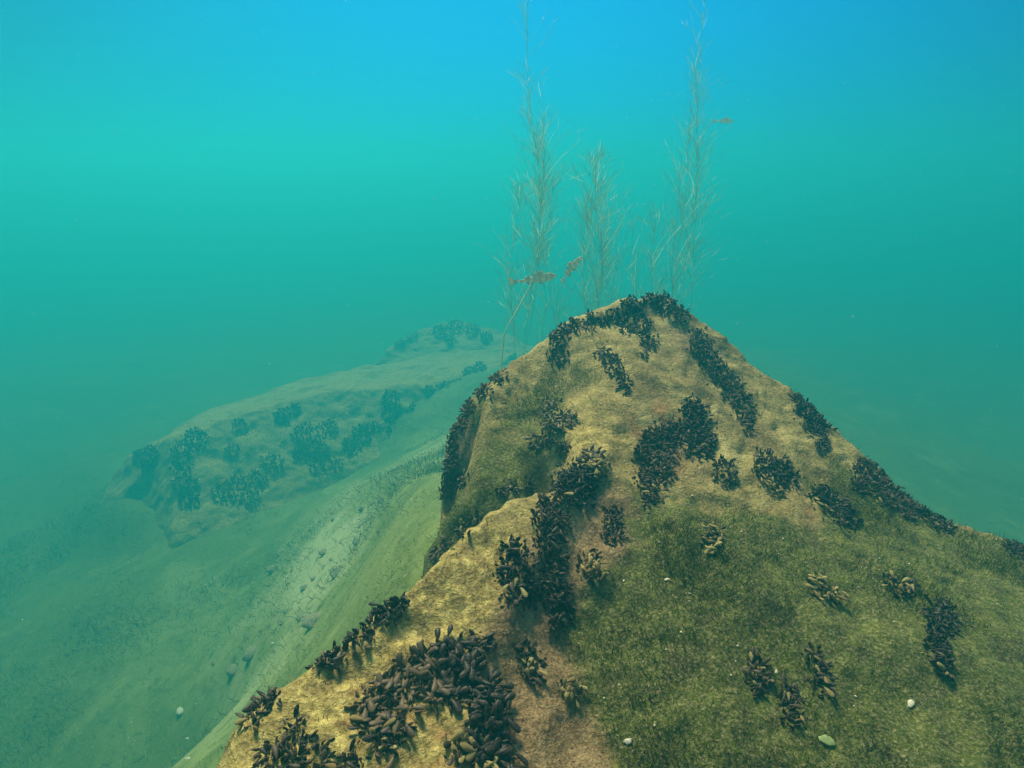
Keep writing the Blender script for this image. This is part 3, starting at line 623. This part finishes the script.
# ------------------------------------------------------------------ pondweed behind the boulder
def tube(pts, rads, nv=5):
    co, fc = [], []
    for k, p in enumerate(pts):
        t_ = (pts[min(k+1, len(pts)-1)]-pts[max(k-1, 0)]).normalized(); a = t_.cross(Vector((.3, 1, .1))).normalized(); b_ = t_.cross(a)
        for j in range(nv):
            an = 6.283*j/nv; co.append(p+(a*math.cos(an)+b_*math.sin(an))*rads[k])
    for k in range(len(pts)-1):
        for j in range(nv): fc.append((k*nv+j, k*nv+(j+1) % nv, (k+1)*nv+(j+1) % nv, (k+1)*nv+j))
    return [tuple(c) for c in co], fc
WEED_S, WEED_L = M('weed_stem'), None
WEED_S.base((.15, .19, .05))
WEED_L = turf_mat('weed_leaf', [(0, (.09, .12, .02)), (.6, (.20, .25, .05)), (.9, (.50, .50, .16)), (1, (1, .95, .6))], True)
def pondweed(px, d, ytop, lean, nbr, label, sd2, lo=330, dense=(150, 300)):
    rr = random.Random(sd2); d *= 1.14; base = at(px, lo, d); base.z = bed_z(base.x, base.y)-.03
    top_ = at(px+lean, ytop, d+rr.uniform(-.2, .2)); nbr = int(nbr*1.7); root = empty('pondweed', base); tag(root, label, 'water plant', 'pondweed stems behind the boulder')
    N_ = 46; st = []
    ph = rr.uniform(0, 6); am = rr.uniform(.05, .16)
    for k in range(N_+1):
        t_ = k/N_; p = base.lerp(top_, t_)-base; st.append(p+Vector((math.sin(t_*5+ph)*am*math.sin(t_*3.1)+.006*math.sin(t_*23+ph), math.cos(t_*4+ph)*am, 0)))
    co, fc = tube(st, [.0019*(1-.6*k/N_) for k in range(N_+1)]); mesh_obj('stem', np_mesh('stem', co, fc), WEED_S.m, root)
    V, T = [], []
    def blade(p, dr, L, wd):
        s_ = dr.cross(Vector((rr.gauss(0, .4), 1, rr.gauss(0, .4)))).normalized()*wd; cv = Vector((rr.gauss(0, .13), rr.gauss(0, .13), .06))*L
        k0 = len(V); q1 = p+dr*L*.35+cv*.4; q2 = p+dr*L*.7+cv*.9; q3 = p+dr*L+cv*1.7
        V.extend([p-s_*.7, p+s_*.7, q1+s_, q1-s_, q2+s_*.8, q2-s_*.8, q3]); T.extend([(k0, k0+1, k0+2), (k0, k0+2, k0+3), (k0+3, k0+2, k0+4), (k0+3, k0+4, k0+5), (k0+5, k0+4, k0+6)])
    zmax = top_.z-base.z
    def strand(p, L, wd, leafy):
        q_, dr = Vector(p), Vector((rr.gauss(0, .42), rr.gauss(0, .3), 1)).normalized(); n_ = 9; prev = None; cu = Vector((rr.gauss(0, .05), rr.gauss(0, .05), 0))
        for k in range(n_+1):
            w_ = wd*(1-.8*k/n_); k0 = len(V); V.extend([q_-Vector((w_, 0, 0)), q_+Vector((w_, .3*w_, 0))])
            if prev is not None: T.extend([(prev, prev+1, k0+1), (prev, k0+1, k0)])
            prev = k0
            if k > 1 and rr.random() < leafy:
                blade(q_, (dr+Vector((rr.gauss(0, .5), rr.gauss(0, .4), rr.uniform(-.1, .4)))).normalized(), rr.uniform(.03, .13), rr.uniform(.0006, .0014))
            cu += Vector((rr.gauss(0, .035), rr.gauss(0, .035), 0)); dr = (dr+cu).normalized(); q_ = q_+dr*(L/n_)
    for k in range(nbr):
        z_ = zmax*(1-rr.random()**1.0*.55) if ytop > 40 else zmax*(1-rr.random()**.62*.55)
        t_ = z_/zmax; i = min(N_-1, int(t_*N_)); p = st[i].lerp(st[i+1], t_*N_-i)
        L = rr.uniform(.12, .62)*(.6 if ytop < 40 else 1)
        strand(p, min(L, max(.05, zmax*1.03-p.z)), rr.uniform(.0009, .0024), .8)
    mesh_obj('foliage', np_mesh('foliage', [tuple(v_) for v_ in V], T, False), WEED_L, root)
for a in [(522, 4.3, -6, 6, 52, 'tallest pondweed stem left of the summit reaching the top of the view', 1),
          (690, 4.3, -6, 14, 40, 'tall thin pondweed stem right of the summit reaching the top of the view', 2),
          (528, 4.7, 118, 14, 60, 'bushy pondweed leaning right beside the tallest left stem', 3),
          (506, 4.9, 190, 16, 34, 'short pondweed, outermost on the left of the row', 4),
          (586, 4.4, 162, 8, 58, 'bushy pondweed with bright tips standing above the left summit slope', 5),
          (618, 5.0, 190, -20, 36, 'dim pondweed just right of the bright tipped bushy one', 6),
          (566, 5.2, 178, -12, 30, 'faint pondweed between the tallest left stem and the bright tipped one', 7),
          (646, 5.2, 214, -14, 22, 'faint low pondweed right behind the summit', 8),
          (676, 4.6, 128, 16, 48, 'bushy pondweed at the foot of the tall right stem', 9),
          (664, 5.3, 176, 18, 24, 'faint pondweed leaning left near the tall right stem', 10),
          (704, 5.0, 60, -8, 30, 'slim pondweed, outermost on the right of the row', 11),
          (600, 4.7, 206, -16, 44, 'low tangled pondweed in the middle of the row with many fine strands', 13),
          (628, 5.0, 216, 26, 34, 'low tangled pondweed leaning right just behind the summit', 14),
          (578, 5.3, 212, 14, 34, 'low thin pondweed left of the middle tangle', 15),
          (548, 5.0, 228, -16, 16, 'very short pondweed leaning left above the two fish', 12)]:
    pondweed(*a)
# one bent strand in front, left of the summit
V = [at(504, 336, 3.0), at(508, 326, 3.0), at(516, 312, 3.0), at(524, 298, 3.0), at(530, 286, 3.0), at(536, 270, 3.0)]
lo_ = Vector((V[0].x-.05, V[0].y+.1, bed_z(V[0].x, V[0].y))); V = [lo_, lo_.lerp(V[0], .5)+Vector((-.02, 0, 0))]+V
co, fc = tube([v_-lo_ for v_ in V], [.003, .003, .0032, .0032, .003, .003, .0025, .001])
rt = empty('pondweed', lo_); tag(rt, 'pale bent weed strand left of the summit, crossing below the left fish', 'water plant'); pale = M('pale_weed'); pale.base((.55, .58, .36)); mesh_obj('stem', np_mesh('stem', co, fc), pale.m, rt)
V_, T_ = [], []
for k, (a, b_) in enumerate([((516, 312), (524, 288)), ((508, 326), (506, 306)), ((524, 298), (536, 284)), ((512, 318), (522, 304))]):
    p0, p1 = at(*a, 3.0)-lo_, at(*b_, 3.02)-lo_; s_ = Vector((.0022, 0, 0)); n0 = len(V_); V_ += [tuple(p0-s_), tuple(p0+s_), tuple(p1)]; T_.append((n0, n0+1, n0+2))
mesh_obj('leaf', np_mesh('leaf', V_, T_, False), pale.m, rt)

# ------------------------------------------------------------------ fish
fm = M('fish_skin'); sx_ = fm.n('ShaderNodeSeparateXYZ'); fm.l(fm.tc.outputs['Object'], sx_.inputs[0])
wv = fm.n('ShaderNodeTexWave'); wv.bands_direction = 'X'; wv.inputs['Scale'].default_value = 2.2; wv.inputs['Distortion'].default_value = 2.; fm.l(fm.tc.outputs['Object'], wv.inputs['Vector'])
c = fm.ramp(fm.step(sx_.outputs['Z'], -.12, .14), [(0, (1, .78, .34)), (.45, (1, .62, .16)), (1, (.8, .46, .10))])
c = fm.mixc(fm.math('MULTIPLY', fm.step(wv.outputs['Fac'], .5, .8), .4), c, (.18, .12, .05)); fm.base(c); tr = fm.n('ShaderNodeBsdfTranslucent'); fm.l(c, tr.inputs['Color']); ms = fm.n('ShaderNodeMixShader'); ms.inputs[0].default_value = .45; fm.l(fm.b.outputs[0], ms.inputs[1]); fm.l(tr.outputs[0], ms.inputs[2]); fm.l(ms.outputs[0], fm.out.inputs['Surface']); fm.b.inputs['Roughness'].default_value = .4; fm.b.inputs['Specular IOR Level'].default_value = .4
EYE = M('fish_eye'); EYE.base((.01, .01, .01)); EYE.b.inputs['Roughness'].default_value = .1
def fish_mesh(name, bendy):
    """body of unit length along x (head at +x), fins grown out of the same skin"""
    prof = [(-.50, .012, .008), (-.46, .03, .014), (-.38, .034, .018), (-.28, .05, .03), (-.15, .085, .045), (0, .12, .062), (.15, .135, .07), (.27, .125, .068), (.36, .10, .058), (.43, .07, .042), (.48, .04, .026), (.5, .012, .01)]
    nv = 14; co, fc = [], []
    yb = lambda x: bendy*(x-.1)**2*(1 if x < .1 else .15)
    for x, h_, t_ in prof:
        for k in range(nv):
            a = 6.283*k/nv; co.append((x, yb(x)+t_*math.cos(a), h_*math.sin(a)*(1 if math.sin(a) > 0 else .92)))
    for r_ in range(len(prof)-1):
        for k in range(nv): a, b_, c_, d = r_*nv+k, r_*nv+(k+1) % nv, (r_+1)*nv+(k+1) % nv, (r_+1)*nv+k; fc += [(a, c_, b_), (a, d, c_)]
    def fin(outline):
        n0 = len(co)
        for x, z in outline: co.append((x, yb(x)-.004, z)); co.append((x, yb(x)+.004, z))
        m_ = len(outline)
        for k in range(1, m_-1): fc.append((n0, n0+2*k, n0+2*k+2)); fc.append((n0+1, n0+2*k+3, n0+2*k+1))
        for k in range(m_): a, b_ = n0+2*k, n0+2*((k+1) % m_); fc.append((a, a+1, b_+1)); fc.append((a, b_+1, b_))
    fin([(-.45, .0), (-.44, .03), (-.56, .10), (-.66, .14), (-.60, .0), (-.66, -.13), (-.56, -.09), (-.44, -.03)])
    fin([(.12, .10), (.18, .12), (.14, .21), (.04, .22), (-.08, .16), (-.12, .08), (0, .10)])
    fin([(-.15, .06), (-.16, .13), (-.26, .11), (-.30, .04), (-.2, .04)])
    fin([(-.10, -.07), (-.14, -.16), (-.24, -.11), (-.26, -.04)])
    fin([(.16, -.10), (.12, -.18), (.04, -.14), (.06, -.09)])
    me = np_mesh(name, co, fc); me.materials.append(fm.m); return me
def fish(px, py, d, L, roll_up, yaw, label, bendy):
    o = bpy.data.objects.new('fish', fish_mesh('fish_body', bendy)); C.objects.link(o); o.location = at(px, py, d); o.scale = (L, L*.9, L*.82)
    o.rotation_euler = (0, -math.radians(roll_up), math.radians(yaw)); tag(o, label, 'fish')
    bm = bmesh.new()
    for s_ in (-1, 1): bmesh.ops.create_uvsphere(bm, u_segments=10, v_segments=8, radius=.017, matrix=Matrix.Translation((.40, s_*.043, .03)))
    for s_, nm in ((0, 'eye'),):
        me = bpy.data.meshes.new('eye'); bm.to_mesh(me); e = mesh_obj(nm, me, EYE.m, o)
    bm.free()
fish(537, 279, 5.4, .38, 8, 15, 'small brownish fish swimming level over the left shoulder of the boulder', .5)
fish(571, 269, 5.8, .33, 48, -30, 'small brown fish tilted head up just left of the summit', .7)
fish(725, 121, 7.0, .24, 2, 20, 'lone faint orange brown fish high up at the right of the weeds', .3)

# drifting particles in the water
cnt = 1100; pts = rng.uniform([-1, -1, 0], [1, 1, 1], (cnt, 3)); co, fc = [], []
for k, (a, b_, dd) in enumerate(pts):
    dep = 1.0+dd*3.2; p = at(512+a*560, 384+b_*400, dep); s_ = random.uniform(.0004, .0010)*(1 if random.random() > .06 else 1.3)
    h_ = BVH.ray_cast(CAMP, (p-CAMP).normalized())
    if h_[0] is not None and (h_[0]-CAMP).length < (p-CAMP).length+.02: continue
    n0 = len(co); co += [(p.x+s_, p.y, p.z), (p.x-s_, p.y, p.z), (p.x, p.y+s_, p.z), (p.x, p.y-s_, p.z), (p.x, p.y, p.z+s_*1.4), (p.x, p.y, p.z-s_)]
    for i_, j_ in ((0, 2), (2, 1), (1, 3), (3, 0)): fc += [(n0+i_, n0+j_, n0+4), (n0+j_, n0+i_, n0+5)]
sm = M('drifting_matter'); sm.base((.8, .85, .75)); o = mesh_obj('plankton', np_mesh('plankton', co, fc), sm.m); tag(o, 'fine pale specks drifting in the water', 'particles', kind='stuff')

# ------------------------------------------------------------------ the water
bpy.ops.mesh.primitive_cube_add(size=1)
hz = bpy.context.object; hz.name = 'haze'; hz.data.name = 'haze'
zt, zb = CAMZ+1.75, -1.3
hz.location = (0, 0, (zt+zb)/2); hz.scale = (138, 138, zt-zb)
hm = bpy.data.materials.new('murky_water'); hm.use_nodes = True; t = hm.node_tree
t.nodes.remove(t.nodes['Principled BSDF']); v = t.nodes.new('ShaderNodeVolumePrincipled')
v.inputs['Color'].default_value = (*SIG_S, 1)
v.inputs['Absorption Color'].default_value = (*[(1-(t_-s_)/(1-s_))**2 for s_, t_ in zip(SIG_S, SIG_T)], 1)
v.inputs['Density'].default_value = 1.0; v.inputs['Anisotropy'].default_value = HAZE_G
t.links.new(v.outputs[0], t.nodes['Material Output'].inputs['Volume'])
hz.data.materials.append(hm); tag(hz, 'murky blue green lake water filling the whole scene', 'haze', kind='stuff')
